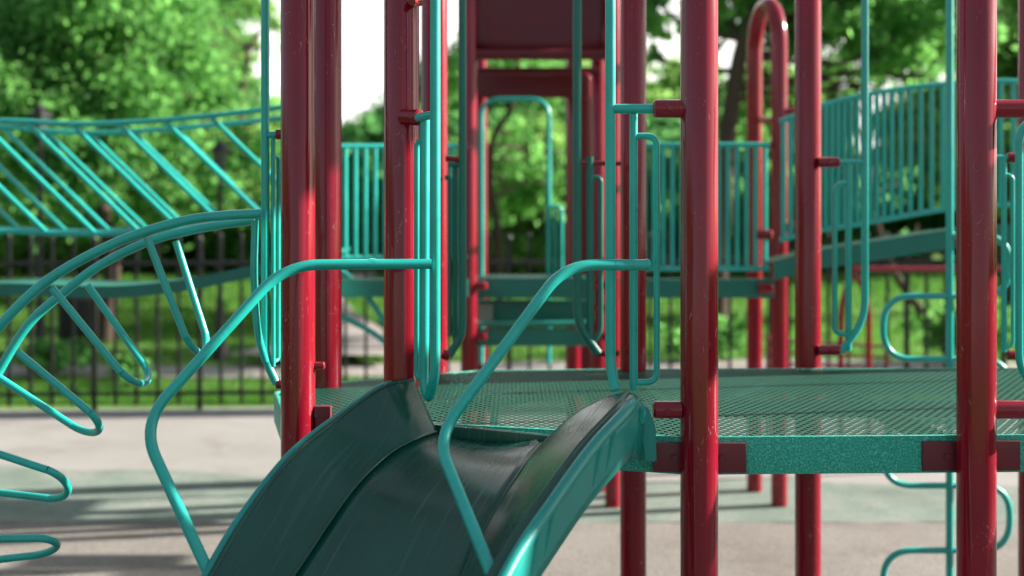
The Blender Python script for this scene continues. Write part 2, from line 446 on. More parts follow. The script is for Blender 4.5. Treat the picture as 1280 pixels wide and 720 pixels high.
# bed, gently dished, 6 mm thick and 6 mm of floor on top of the deck edge
rows = []
for k in range(13):
    t = k / 12; rows.append(lerpc(cLB, cRB, t, -0.018 * math.sin(PI * t) ** 0.7))
entry = [r[0] + Vector((-0.012, 0.045, 0.003)) for r in rows]
bm = loft([[e] + r for e, r in zip(entry, rows)])
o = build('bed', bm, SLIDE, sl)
md = o.modifiers.new('thickness', 'SOLIDIFY'); md.thickness = 0.008; md.offset = -1
# fillet strips where bed meets wall, side walls with rounded lip
def wall(cb, ct, sgn):
    out = []
    for p, q in zip(cb, ct): out.append((q - p))
    rows = []
    for t in (0, 0.05, 0.14, 0.3, 0.5, 0.7, 0.86, 0.95, 1.0):
        bow = math.sin(PI * t)
        rows.append([p + w * t + Vector((-.012, 0, 1)) * bow * ((0.034 * max(0, 1 - i / 22) - 0.010) if sgn > 0 else (0.010 * max(0, 1 - i / 10) - 0.010)) for i, (p, w) in enumerate(zip(cb, out))])
    # rolled lip outwards
    lat = []
    for i in range(len(ct)):
        tg = (ct[min(i + 1, len(ct) - 1)] - ct[max(i - 1, 0)]).normalized()
        a = tg.cross(Vector((0, 0, 1))).normalized()
        if (a.dot(ct[i] - cb[i])) < 0: a = -a
        lat.append(a)
    fl = 0.018 if sgn > 0 else 0.008
    ex = [0.45 * max(0.0, 1 - i / 15) if sgn > 0 else 0.0 for i in range(len(ct))]
    rows.append([q + a * (fl + .035 * x) * 0.5 + Vector((0, 0, 0.002 - .012 * x)) for q, a, x in zip(ct, lat, ex)])
    rows.append([q + a * (fl + .035 * x) + Vector((0, 0, -0.002 - .034 * x)) for q, a, x in zip(ct, lat, ex)])
    return rows, lat
for cb, ct, sgn in ((cLB, cLT, -1), (cRB, cRT, 1)):
    rows, lat = wall(cb, ct, sgn)
    w = build('side_wall', loft(rows), SLIDE, sl, label='right slide wall with a worn edge' if sgn > 0 else 'left slide wall with the glossy inner face')
    md = w.modifiers.new('thickness', 'SOLIDIFY'); md.thickness = 0.006; md.offset = 0
    # rounded outer rim and skirt below it
    fl = 0.030 if sgn > 0 else 0.016
    rr = 0.014 if sgn > 0 else 0.010
    i0 = 3 if sgn > 0 else 5
    rim = [q + a * fl + Vector((0, 0, -0.004)) for q, a in zip(ct, lat)][i0:]
    if sgn > 0:
        rim = [P(802, 525, 2.60), P(800, 511, 2.585), P(793, 506, 2.57), P(778, 511, 2.54)] + rim[1:]
        rim = catmull(rim[:4], 4) + rim[4:]
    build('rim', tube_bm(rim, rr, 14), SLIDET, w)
    base = [q + a * (fl + rr * 0.5) for q, a in zip(ct, lat)]
    if sgn > 0:
        base = [P(806, 512, 2.60), P(795, 510, 2.575)] + base[2:]
    sk = [[p + Vector((0, 0, -dz)) - (a * 0.012 * (dz / 0.12)) for p, a in zip(base, lat)] for dz in (0.0, 0.03, 0.06, 0.09, 0.118)]
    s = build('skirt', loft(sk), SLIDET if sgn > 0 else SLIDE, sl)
    md = s.modifiers.new('thickness', 'SOLIDIFY'); md.thickness = 0.006; md.offset = 0
    # rounded beads along the folds of the moulding
    build('bead', tube_bm([p + Vector((0, 0, 0.002)) for p in cb], 0.0045, 10), SLIDE, w)
    build('bead', tube_bm([p + Vector((0, 0, 0.001)) for p in ct], 0.005, 10), SLIDE, w)
    # moulded ribs on the skirt
    if sgn > 0:
        for i in (11, 14, 24, 27, 38):
            i = min(i, len(base) - 3)
            a = base[i] + lat[i] * 0.001 + Vector((0, 0, -0.012)); b = base[i + 1] - lat[i] * 0.010 + Vector((0, 0, -0.085))
            bm = bmesh.new(); add_tube(bm, [a, b], 0.008, 10, 0.006); build('rib', bm, SLIDET, s)
# mounting flange at the deck, right side
bm = bmesh.new()
fp = [P(804, 506, 2.63), P(812, 512, 2.63), P(820, 535, 2.63), P(821, 578, 2.63), P(805, 577, 2.63), P(802, 540, 2.63)]
a = [bm.verts.new(p) for p in fp]; b = [bm.verts.new(p + Vector((0.0, 0.022, 0))) for p in fp]
bm.faces.new(a); bm.faces.new(b[::-1])
for i in range(6): bm.faces.new((a[i], a[(i + 1) % 6], b[(i + 1) % 6], b[i]))
bmesh.ops.bevel(bm, geom=bm.edges[:], offset=0.004, segments=2, affect='EDGES')
build('mounting_flange', bm, SLIDET, sl)
# lip plate between the deck and the bed
bm = bmesh.new(); add_plank(bm, P(541, 529, 2.80), P(694, 544, 2.655), 0.045, 0.022, 0.005)
build('entry_lip', bm, SLIDE, sl)
# support leg under the chute
q = lerpc(cLB, cRB, 0.5)[60]
build('support_leg', tube_bm([(q.x, q.y, 0), (q.x, q.y, q.z - 0.03)], 0.03, 20), RED, sl)

# ------------------------------------------------------------------ slide entry rails with their sloping handrails
TL = thing('slide_entry_rail', 'bright teal entry rail left of the slide, its handrail bent down past the loop climber', 'handrail', P(535, 1078, 2.72), 'slide entry rails')
d = 2.70
build('main_pole', tube_bm(fillet([P(544, -260, d), P(544, 470, d), P(536, 500, d + .03), P(530, 480, d + .05), P(531, 147, d + .05)], 0.03), 0.0125), TEAL, TL)
build('cross_stub', tube_bm([P(544, 143, d), P(522, 147, 2.75)], 0.0105), TEAL, TL)
build('loop', tube_bm(fillet([P(532, 172, 2.77), P(521, 178, 2.78), P(521, 472, 2.78), P(533, 474, 2.76)], 0.02), 0.0075), TEAL, TL)
clamp(P(504, 146, 2.79), P(526, 147, 2.755), 0.020, TL)
build('handrail', tube_bm(fillet([P(539, 330, 2.685), P(356, 331, 2.62), P(176, 531, 2.47), P(268, 732, 2.33), P(272, 748, 2.29)], 0.085, 12), 0.0125, 18), TEAL, TL)
build('weld_ring', tube_bm([P(462, 330, 2.659), P(469, 330, 2.661)], 0.0137, 18), TEAL, TL)
TR = thing('slide_entry_rail', 'bright teal entry rail right of the slide, its handrail crossing over the chute', 'handrail', P(780, 1096, 2.66), 'slide entry rails')
d = 2.68
build('main_pole', tube_bm(fillet([P(763, -260, d), P(763, 455, d), P(769, 488, d - .03)], 0.05), 0.0125), TEAL, TR)
build('side_pole', tube_bm([P(792, 136, d), P(792, 488, d)], 0.0098), TEAL, TR)
build('cross_stub', tube_bm([P(763, 136, d), P(818, 136, 2.66)], 0.0115), TEAL, TR)
build('loop', tube_bm(fillet([P(792, 170, d), P(821, 170, d), P(821, 478, d), P(792, 478, d)], 0.042), 0.0078), TEAL, TR)
clamp(P(856, 136, 2.65), P(816, 136, 2.66), 0.022, TR)
build('handrail', tube_bm(fillet([P(808, 331, 2.60), P(706, 331, 2.55), P(546, 548, 2.40), P(618, 726, 2.10), P(640, 790, 2.03)], 0.075, 12), 0.0128, 18), TEAL, TR)
build('weld_ring', tube_bm([P(768, 331, 2.581), P(777, 331, 2.585)], 0.0140, 18), TEAL, TR)
build('end_cap', tube_bm([P(807, 331, 2.60), P(810, 331, 2.601), P(811.5, 331, 2.602)], lambda t: 0.0137 if t < 0.8 else 0.011, 18), TEAL, TR)

# ------------------------------------------------------------------ guard hoops round the platform openings
def hoop_thing(label, base, tubes, clamps, mat=TEAL):
    t = thing('guard_hoop', label, 'guard rail', base, 'guard hoops on the platform posts')
    for nm, pts, r, fr in tubes:
        build(nm, tube_bm(fillet(pts, fr), r), mat, t)
    for a, b, r in clamps: clamp(a, b, r, t)
    return t
d = 2.98
hoop_thing('teal guard hoop left of the leftmost red post, where the loop climber ends', P(338, 480, d), [
    ('main_pole', [P(331.5, -260, d), P(331.5, 450, d), P(346, 480, d)], 0.0112, 0.06),
    ('cross_stub', [P(331, 169, d), P(350, 168, d)], 0.009, 0.01),
    ('side_pole', [P(341.5, 169, d), P(341.5, 458, d)], 0.0062, 0.01),
    ('loop', [P(341, 196, d), P(348, 196, d + .02), P(348, 450, d + .02), P(341, 452, d)], 0.0058, 0.015),
    ('end_hoop', [P(319, 275, d - .03), P(317, 350, d - .03), P(322, 418, d - .03), P(332, 452, d - .01)], 0.0098, 0.1)],
    [(P(353, 168, d), P(345, 168, d), 0.014), (P(353, 480, d), P(345, 480, d), 0.013)])
d = 3.72
hoop_thing('dark teal guard hoop at the back left, below the rear tower post', P(568, 445, d), [
    ('main_pole', [P(578, -260, d), P(578, 420, d), P(560, 446, d)], 0.0135, 0.09),
    ('side_pole', [P(569, 208, d + .02), P(569, 428, d + .02)], 0.0098, 0.01),
    ('loop', [P(556, 222, d + .02), P(562, 222, d + .02), P(562, 420, d + .02)], 0.008, 0.02),
    ('cross_stub', [P(560, 206, d), P(578, 206, d)], 0.008, 0.01)],
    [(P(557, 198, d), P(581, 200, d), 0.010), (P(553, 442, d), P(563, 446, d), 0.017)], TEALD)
hoop_thing('dark teal guard hoop at the back, just left of the right slide rail', P(740, 445, d), [
    ('main_pole', [P(721.5, -260, d), P(721.5, 405, d), P(748, 442, d)], 0.0148, 0.1),
    ('side_pole', [P(737.5, 196, d), P(737.5, 432, d)], 0.0125, 0.01),
    ('loop', [P(738, 222, d), P(751, 222, d), P(751, 415, d), P(738, 432, d)], 0.0085, 0.03)],
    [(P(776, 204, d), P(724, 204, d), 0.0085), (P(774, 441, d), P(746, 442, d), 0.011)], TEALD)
d = 3.84
hoop_thing('teal guard hoop hanging right of the red post between the thick posts', P(1060, 440, d), [
    ('main_pole', [P(1081, -260, d), P(1081, 400, d), P(1050, 441, d)], 0.0125, 0.11),
    ('side_pole', [P(1060.5, 204, d), P(1060.5, 438, d)], 0.0112, 0.01),
    ('loop', [P(1060, 228, d), P(1043.5, 232, d), P(1043.5, 416, d), P(1060, 418, d)], 0.0095, 0.045),
    ('cross_stub', [P(1046, 203, d), P(1081, 203, d)], 0.0095, 0.01)],
    [(P(1022, 203, d), P(1049, 203, d), 0.018), (P(1022, 438, d), P(1050, 438, d), 0.018)])
d = 3.1
hoop_thing('teal guard hoop right of the thick post nearest the right edge', P(1265, 470, d), [
    ('main_pole', [P(1330, 150, d), P(1274, 150, d), P(1274, 472, d), P(1330, 500, d)], 0.0105, 0.12),
    ('side_pole', [P(1255, 197, d + .5), P(1255, 440, d + .5)], 0.0085, 0.01),
    ('loop', [P(1253, 217, d + .5), P(1266, 220, d + .5), P(1266, 432, d + .5), P(1253, 436, d + .5)], 0.0065, 0.035),
    ('cross_stub', [P(1240, 196, d + .5), P(1264, 197, d + .5)], 0.0075, 0.01)],
    [(P(1272, 197, d + .5), P(1259, 197, d + .5), 0.016), (P(1272, 444, d + .5), P(1259, 444, d + .5), 0.016)])

# ------------------------------------------------------------------ loop climber (left)
lc = thing('loop_climber', 'arched teal loop climber with hanging rung loops at the left edge', 'climber', P(-60, 1070, 2.85))
dn, df = 2.84, 3.08
near = [(326, 267), (280, 269.5), (235, 275), (180, 290), (126, 312), (72, 342), (36, 370), (0, 407), (-40, 455), (-75, 520), (-95, 600), (-100, 700), (-100, 800), (-100, 1064)]
far = [(318, 275), (253, 285), (188, 301), (126, 331), (79, 366), (36, 405), (0, 462), (-30, 520), (-48, 600), (-52, 700), (-52, 800), (-52, 1002)]
def rail_d(d0, x): return d0 - 0.12 * (326 - x) / 400
build('near_rail', tube_bm(catmull([P(x, y, rail_d(2.93, x)) for x, y in near], 6), 0.0130, 16), TEAL, lc)
build('far_rail', tube_bm(catmull([P(x, y, rail_d(3.12, x)) for x, y in far], 6), 0.0125, 16), TEAL, lc)
def loop_pts(a, tip, b, da, db, n=9):
    """U shaped rung from a to b with a round bottom at tip"""
    A, B = P(*a, da), P(*b, db); T = P(*tip, (da + db) / 2 - 0.01)
    ax = (T - (A + B) / 2); L = ax.length; ax.normalize(); w = (B - A) * 0.5
    ww = w.length; w.normalize(); hw = min(ww, 0.10) * 0.78
    pts = [A]; cc = T - ax * hw
    for k in range(n + 1):
        an = PI - PI * k / n
        pts.append(cc + w * hw * math.cos(an) + ax * hw * math.sin(an))
    return pts + [B]
for a, tip, b in (((184, 297), (252, 441), (220, 302)), ((65, 360), (180, 479), (110, 357)), ((22, 440), (122, 539), (-4, 470)), ((-60, 548), (85, 611), (-50, 610)), ((-60, 674), (71, 682), (-60, 706))):
    dd = rail_d(2.93, a[0]); d2 = rail_d(3.10, b[0])
    build('rung_loop', tube_bm(catmull(loop_pts(a, tip, b, dd, d2), 5), 0.0098, 14), TEAL, lc)

# ------------------------------------------------------------------ snake climber (right)
d = 4.4
sc = thing('snake_climber', 'green pole with a winding snake tube seen behind the right red post', 'climber', P(1187, 784, d))
build('pole', tube_bm([P(1187, -420, d), P(1187, 783.5, d)], 0.0145), TEAL, sc)
pts = [P(1187, 215, d)]
ys = [215, 294, 370, 449, 527, 607, 688, 768]
pts = []
side = 1
for i in range(len(ys) - 1):
    sx = 1104 if i % 2 == 0 else 1262
    if i == 0: pts += [P(1187, ys[1], d)]
    else: pts += [P(sx, ys[i], d), P(sx, ys[i + 1], d)]
pts.append(P(1187, ys[-1], d))
build('snake_tube', tube_bm(fillet(pts, 0.118, 10), 0.0125, 14), TEAL, sc)

# ------------------------------------------------------------------ rear tower
rt = thing('rear_tower', 'roofed rear tower with a dark red panel and green step beams', 'play tower', (0.2, 6.4, 0))
def zpy(py, d): return H - (py - 268) * d / F
for px, dd in ((586, 6.2), (766, 6.2), (748, 6.56), (717, 7.0), (600, 7.0)):
    p = P(px, 268, dd); build('post', pole_bm(p.x, p.y, RP, 0, zpy(-150, dd), 24), RED, rt)
def slab(x0, x1, y0, y1, d, t, mat, name, bev=0.008):
    a, b = P(x0, y1, d), P(x1, y0, d)
    bm = bmesh.new(); add_box(bm, (a.x, d, a.z), (b.x, d + t, b.z), bev); return build(name, bm, mat, rt)
# moulded roof panel: a raised border round a bowed field
bm = bmesh.new(); dd = 6.26
nx_, nz_ = 18, 14
a, b = P(592, 63, dd), P(756, -190, dd)
grid = [[bm.verts.new((a.x + (b.x - a.x) * i / nx_, dd + 0.05 * math.sin(PI * i / nx_) * math.sin(PI * j / nz_) + (0.02 if 0 < i < nx_ and 0 < j < nz_ else 0), a.z + (b.z - a.z) * j / nz_)) for j in range(nz_ + 1)] for i in range(nx_ + 1)]
for i in range(nx_):
    for j in range(nz_): bm.faces.new((grid[i][j], grid[i + 1][j], grid[i + 1][j + 1], grid[i][j + 1]))
o = build('roof_panel', bm, REDP, rt); md = o.modifiers.new('thickness', 'SOLIDIFY'); md.thickness = 0.02
build('cross_bar', tube_bm([P(588, 68, 6.22), P(760, 68, 6.22)], 0.032, 16), REDP, rt)
slab(596, 752, 84, 93, 6.5, 0.03, REDP, 'cross_bar')
slab(594, 756, 86, 122, 6.9, 0.05, REDP, 'back_panel', 0.012)
slab(707, 757, 115, 470, 7.02, 0.04, REDP, 'side_panel', 0.012)
bm = bmesh.new(); add_box(bm, (P(592, 0, 6.3).x, 6.3, zpy(-60, 6.3)), (P(756, 0, 6.3).x, 7.1, zpy(-54, 6.3)), 0.01); build('soffit', bm, REDP, rt)
build('hook_rail', tube_bm(fillet([P(722, 95, 6.4), P(736, 92, 6.4), P(738, 210, 6.4), P(738, 330, 6.4)], 0.08), 0.013, 12), RED, rt)
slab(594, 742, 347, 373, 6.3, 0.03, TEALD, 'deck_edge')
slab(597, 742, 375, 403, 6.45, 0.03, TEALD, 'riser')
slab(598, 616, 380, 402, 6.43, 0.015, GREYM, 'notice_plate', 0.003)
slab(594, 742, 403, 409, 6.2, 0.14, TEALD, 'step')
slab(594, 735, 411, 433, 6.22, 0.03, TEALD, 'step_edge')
bm = bmesh.new(); add_box(bm, (P(594, 0, 6.33).x, 6.335, zpy(351, 6.3)), (P(740, 0, 6.33).x, 6.85, zpy(351, 6.3) + 0.006), 0.0); build('deck', bm, DECK, rt, smooth=False)
for y in (357, 421):
    clamp(P(590, y, 6.2), P(608, y, 6.17), 0.022, rt); clamp(P(738, y, 6.2), P(756, y, 6.2), 0.022, rt)
clamp(P(736, 385, 6.4), P(756, 385, 6.4), 0.022, rt)
dd = 6.75
build('opening_hoop', tube_bm(fillet([P(602, 455, dd), P(602, 124, dd), P(686, 124, dd), P(686, 455, dd)], 0.11), 0.014, 12), TEAL, rt)
build('inner_rail', tube_bm(fillet([P(686, 258, dd), P(702, 258, dd), P(702, 345, dd)], 0.05), 0.011, 12), TEAL, rt)
build('inner_rail', tube_bm([P(694, 262, dd), P(694, 345, dd)], 0.010, 12), TEAL, rt)

# ------------------------------------------------------------------ barriers of upright bars
def barrier(name, label, cat, top, bot, nb, r_rail, r_bar, fascia=None, clampmat=RED, group=None, deck_w=0.6):
    """top/bot/fascia: lists of world points, sampled evenly"""
    t = thing(name, label, cat, (top[0].x, top[0].y, 0), group)
    build('top_rail', tube_bm(top, r_rail, 12), TEAL, t); build('bottom_rail', tube_bm(bot, r_rail, 12), TEAL, t)
    def at(c, u):
        f = u * (len(c) - 1); i = min(int(f), len(c) - 2); return c[i].lerp(c[i + 1], f - i)
    for k in range(nb):
        u = (k + 0.5) / nb
        build('bar', tube_bm([at(bot, u), at(top, u)], r_bar, 10), TEAL, t)
    if fascia:
        bm = bmesh.new(); h = 0.094
        rows = [[p, p + Vector((0, 0.02, 0)), p + Vector((0, 0.02, -h)), p + Vector((0, 0, -h))] for p in fascia]
        vv = [[bm.verts.new(q) for q in r] for r in rows]
        for a, b in zip(vv, vv[1:]):
            for k in range(4): bm.faces.new((a[k], b[k], b[(k + 1) % 4], a[(k + 1) % 4]))
        bm.faces.new(vv[0]); bm.faces.new(vv[-1][::-1])
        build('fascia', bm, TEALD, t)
        bm = bmesh.new()
        vv = [[bm.verts.new(p + Vector((0, dy, -0.008 + dz))) for dy, dz in ((0.021, 0), (deck_w, 0), (deck_w, -.006), (0.021, -.006))] for p in fascia]
        for a, b in zip(vv, vv[1:]):
            for k in range(4): bm.faces.new((a[k], b[k], b[(k + 1) % 4], a[(k + 1) % 4]))
        bm.faces.new(vv[0]); bm.faces.new(vv[-1][::-1])
        build('deck', bm, DECK, t, smooth=False)
    return t
d = 5.7
barrier('guard_barrier', 'teal upright bar barrier seen between the two left red posts', 'barrier',
        [P(400, 183, d), P(582, 183, d + .3)], [P(400, 322, d), P(582, 322, d + .3)], 15, 0.0135, 0.0125, [P(400, 349, d), P(585, 349, d + .3)], group='upright bar barriers', deck_w=0.25)
d = 5.62
b2 = barrier('guard_barrier', 'teal upright bar barrier crossing behind the thick post right of the slide', 'barrier',
        [P(800, 181, d), P(962, 181, d)], [P(800, 336, d), P(962, 336, d)], 14, 0.0125, 0.0125, [P(775, 349, d), P(968, 349, d)], group='upright bar barriers', deck_w=0.2)
clamp(P(945, 293, d), P(965, 293, d), 0.025, b2)
clamp(P(948, 361, d - .02), P(966, 361, d - .02), 0.026, b2)
top = [(975, 152), (1025, 133), (1070, 121), (1120, 112), (1195, 104), (1280, 102), (1380, 112)]
bot = [(975, 300), (1025, 288), (1070, 281), (1120, 272), (1195, 260), (1280, 256), (1380, 262)]
fas = [(968, 326), (1025, 312), (1070, 305), (1120, 297), (1195, 286), (1280, 281), (1380, 286)]
d = 5.4
barrier('arched_bridge', 'arched teal bridge with an upright bar railing rising at the right', 'bridge',
        catmull([P(x, y, d) for x, y in top], 4), catmull([P(x, y, d) for x, y in bot], 4), 34, 0.013, 0.0125, catmull([P(x, y, d) for x, y in fas], 4), group='upright bar barriers', deck_w=0.32)
# ------------------------------------------------------------------ red arch
ra = thing('red_arch', 'tall narrow red arch of bent post behind the bar barrier', 'arch', (1.45, 6.4, 0))
a0 = P(943, 268, 6.55); a1 = P(974, 268, 6.22)
zt = zpy(62, 6.4); c_ = (a0 + a1) / 2; hv = (a1 - a0) / 2
pts = [Vector((a0.x, a0.y, 0)), Vector((a0.x, a0.y, zt))]
for k in range(1, 16):
    an = PI - PI * k / 16
    pts.append(Vector((c_.x + hv.x * math.cos(an), c_.y + hv.y * math.cos(an), zt + 0.25 * math.sin(an))))
pts += [Vector((a1.x, a1.y, zt)), Vector((a1.x, a1.y, 0))]
build('arch_tube', tube_bm(pts, RP, 24), RED, ra)
for y in (150, 292):
    clamp(P(980, y - 10, 6.2), P(1000, y - 12, 6.2), 0.022, ra)
clamp(P(948, 150, 6.5), P(966, 150, 6.3), 0.018, ra)
clamp(P(955, 181, 6.2), P(968, 181, 6.2), 0.02, ra)

# ------------------------------------------------------------------ red bar frame far right, ladder rungs
d = 7.2
rf = thing('climbing_frame', 'low red tube frame standing beyond the deck at the right', 'climbing frame', P(1067, 583, d))
build('hoop', tube_bm(fillet([P(1051, 583, d), P(1051, 380, d), P(1068, 333, d), P(1086, 380, d), P(1086, 583, d)], 0.12), 0.018, 14), RED, rf)
build('top_bar', tube_bm([P(1066, 336, d), P(1300, 336, d)], 0.017, 14), RED, rf)
build('leg', tube_bm([P(1298, 336, d), P(1298, 583, d)], 0.018, 14), RED, rf)
for k, y in enumerate((428, 442, 456)):
    build('rung', tube_bm([P(960, y - 3, d + .2), P(1108, y + 5, d + .2)], 0.009, 10), MAROON, rf)
build('leg', tube_bm([P(960, 418, d + .2), P(960, 575, d + .2)], 0.014, 12), MAROON, rf)
build('leg', tube_bm([P(1108, 430, d + .2), P(1108, 575, d + .2)], 0.014, 12), MAROON, rf)

# ------------------------------------------------------------------ suspended bridge on the left
sb = thing('suspended_bridge', 'sagging teal bridge with slanted bar railings behind the loop climber', 'bridge', (-2.6, 5.4, 0))
def curve_at(c, x):
    for (x0, y0), (x1, y1) in zip(c, c[1:]):
        if x0 <= x <= x1: return y0 + (y1 - y0) * (x - x0) / (x1 - x0)
    return c[0][1] if x < c[0][0] else c[-1][1]
sm = lambda c: [(p.x, p.y) for p in catmull([Vector((x, y, 0)) for x, y in c], 8)]
topn = sm([(-260, 170), (-120, 156), (0, 151), (90, 155), (160, 153), (240, 147), (330, 137), (420, 124)])
topf = sm([(-260, 172), (-120, 162), (0, 159), (60, 164), (120, 166), (200, 162), (270, 156), (330, 150), (420, 138)])
botn = sm([(-260, 284), (-120, 288), (0, 289), (90, 292), (160, 291), (240, 284), (330, 270), (420, 252)])
dn_, df_ = 5.15, 5.65
for nm, top_, dd, x0s in (('near_railing', topn, dn_, 32), ('far_railing', topf, df_, 3)):
    parts = build('top_rail', tube_bm([P(x, y, dd) for x, y in top_], 0.0125, 12), TEAL, sb)
    botc = botn if dd == dn_ else [(x * 0.97, y - 3) for x, y in botn]
    build('bottom_rail', tube_bm([P(x, y, dd) for x, y in botc], 0.0125, 12), TEAL, sb)
    for k in range(-5, 8):
        x = x0s + k * (57.5 if dd == dn_ else 54)
        y0 = curve_at(top_, x); xe = x
        for it in range(30): xe = x + (curve_at(botc, xe) - y0) * 1.03
        if xe > 415: continue
        build('slanted_bar', tube_bm([P(x, y0, dd), P(xe, curve_at(botc, xe), dd)], 0.0115, 10), TEAL, sb)
fasc = sm([(-260, 352), (-120, 358), (0, 354), (90, 357), (155, 357), (230, 349), (310, 333), (420, 310)])
bm = bmesh.new()
vv = [[bm.verts.new(q) for q in (p, p + Vector((0, .02, 0)), p + Vector((0, .02, -.055)), p + Vector((0, 0, -.055)))] for p in [P(x, y, dn_) for x, y in fasc]]
for a, b in zip(vv, vv[1:]):
    for k in range(4): bm.faces.new((a[k], b[k], b[(k + 1) % 4], a[(k + 1) % 4]))
bm.faces.new(vv[0]); bm.faces.new(vv[-1][::-1])
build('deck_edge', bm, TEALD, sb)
for i in range(2, len(fasc) - 1, 2):
    p, q = P(*fasc[i], dn_), P(*fasc[i + 1], dn_)
    bm = bmesh.new()
    a = [Vector((p.x, y, p.z - z)) for y, z in ((dn_ + .025, 0.005), (df_, 0.005), (df_, .03), (dn_ + .025, .03))]
    q2 = p.lerp(P(*fasc[i + 2], dn_) if i + 2 < len(fasc) else q, 0.93)
    b = [Vector((q2.x, y, q2.z - z)) for y, z in ((dn_ + .025, 0.005), (df_, 0.005), (df_, .03), (dn_ + .025, .03))]
    va = [bm.verts.new(v) for v in a]; vb = [bm.verts.new(v) for v in b]
    bm.faces.new(va); bm.faces.new(vb[::-1])
    for k in range(4): bm.faces.new((va[k], vb[k], vb[(k + 1) % 4], va[(k + 1) % 4]))
    build('plank', bm, TEALD, sb)
# low teal bent climber tubes behind the left barrier
lt = thing('bent_tube_climber', 'low teal bent tube climber glimpsed under the left bar barrier', 'climber', P(440, 640, 6.0))
build('tube', tube_bm(catmull([P(425, 338, 6), P(450, 360, 6), P(478, 398, 6), P(500, 450, 6), P(505, 646, 6)], 6), 0.016, 12), TEAL, lt)
build('tube', tube_bm(catmull([P(380, 646, 6), P(385, 420, 6), P(410, 392, 6), P(440, 402, 6), P(478, 425, 6), P(520, 470, 6), P(530, 646, 6)], 6), 0.016, 12), TEAL, lt)

# ------------------------------------------------------------------ fence
fn = thing('metal_fence', 'black picket fence running along the far edge of the playground', 'fence', (0, 9.46, 0))
def frail(z, r):
    bm = bmesh.new(); add_tube(bm, [(x, fence_y(x), z) for x in (-9, 0, 9)], r, 8); return bm
build('rail', frail(1.217, 0.018), FENCE, fn); build('rail', frail(0.136, 0.018), FENCE, fn)
x = -8.6; k = 0
while x < 8.6:
    y = fence_y(x)
    if k % 5 == 0:
        bm = bmesh.new(); add_box(bm, (x - .02, y - .02, -.05), (x + .02, y + .02, 1.42), 0.004); add_lathe(bm, [(.026, 1.42), (.024, 1.435), (.008, 1.45)], x, y, 10)
        build('fence_post', bm, FENCE, fn)
    else:
        bm = bmesh.new(); add_box(bm, (x - .0125, y - .0125, 0.04), (x + .0125, y + .0125, 1.44), 0.0); add_lathe(bm, [(.014, 1.44), (.002, 1.47)], x, y, 8)
        build('picket', bm, FENCE, fn)
    x += 0.1715; k += 1

# ------------------------------------------------------------------ bin, lamps, shrubs
bp_ = P(95, 445, 12.8)
bn = thing('litter_bin', 'dark round litter bin standing on the lawn beyond the fence', 'litter bin', (bp_.x, bp_.y, bp_.z))
bm = bmesh.new(); add_lathe(bm, [(.17, bp_.z + .03), (.19, bp_.z + .06), (.20, bp_.z + .62), (.205, bp_.z + .63)], bp_.x, bp_.y); build('drum', bm, BINM, bn)
bm = bmesh.new(); add_lathe(bm, [(.212, bp_.z + .625), (.218, bp_.z + .64), (.212, bp_.z + .67), (.13, bp_.z + .685)], bp_.x, bp_.y); build('rim', bm, BINM, bn)
bm = bmesh.new(); add_lathe(bm, [(.1, bp_.z - .05), (.1, bp_.z + .035)], bp_.x, bp_.y, 16); build('foot', bm, BINM, bn)
for px, ty, dd, lab in ((50, 136, 11.5, 'black lantern lamp post near the left edge, beyond the fence'), (275, 180, 12.6, 'black lantern lamp post right of the litter bin, beyond the fence')):
    p = P(px, ty, dd); zt = p.z
    t = thing('street_lamp', lab, 'street lamp', (p.x, p.y, 0), 'lantern lamp posts')
    bm = bmesh.new(); add_lathe(bm, [(.10, -.05), (.10, .12), (.06, .2), (.05, .6), (.032, .7), (.028, zt - .32), (.05, zt - .3), (.03, zt - .27)], p.x, p.y, 16); build('pole', bm, FENCE, t)
    bm = bmesh.new(); add_lathe(bm, [(.06, zt - .27), (.10, zt - .08)], p.x, p.y, 6); build('lantern', bm, GLASSM, t)
    bm = bmesh.new(); add_lathe(bm, [(.13, zt - .08), (.12, zt - .06), (.05, zt), (.015, zt + .05)], p.x, p.y, 6); build('cap', bm, FENCE, t)

# ------------------------------------------------------------------ foliage
def leaf_mesh(name, cent, size, mat, seed=0, up=0.25, asp=0.62):
    """many small pointed leaf faces around the given centres"""
    rg = np.random.default_rng(seed); n = len(cent)
    d1 = rg.normal(size=(n, 3)); d1[:, 2] -= up; d1 /= np.linalg.norm(d1, axis=1)[:, None]
    d2 = rg.normal(size=(n, 3)); d2 -= (d2 * d1).sum(1)[:, None] * d1; d2 /= np.linalg.norm(d2, axis=1)[:, None]
    nn = np.cross(d1, d2)
    s = size * rg.uniform(0.55, 1.3, n)[:, None]
    v = np.empty((n, 4, 3))
    v[:, 0] = cent - d1 * s * 0.5
    v[:, 1] = cent + d2 * s * asp * 0.5 + nn * s * 0.1
    v[:, 2] = cent + d1 * s * 0.55
    v[:, 3] = cent - d2 * s * asp * 0.5 + nn * s * 0.1
    me = bpy.data.meshes.new(name)
    me.vertices.add(n * 4); me.vertices.foreach_set('co', v.reshape(-1))
    me.loops.add(n * 4); me.loops.foreach_set('vertex_index', np.arange(n * 4))
    me.polygons.add(n); me.polygons.foreach_set('loop_start', np.arange(n) * 4)
    me.update(); me.validate(); me.materials.append(mat)
    return me

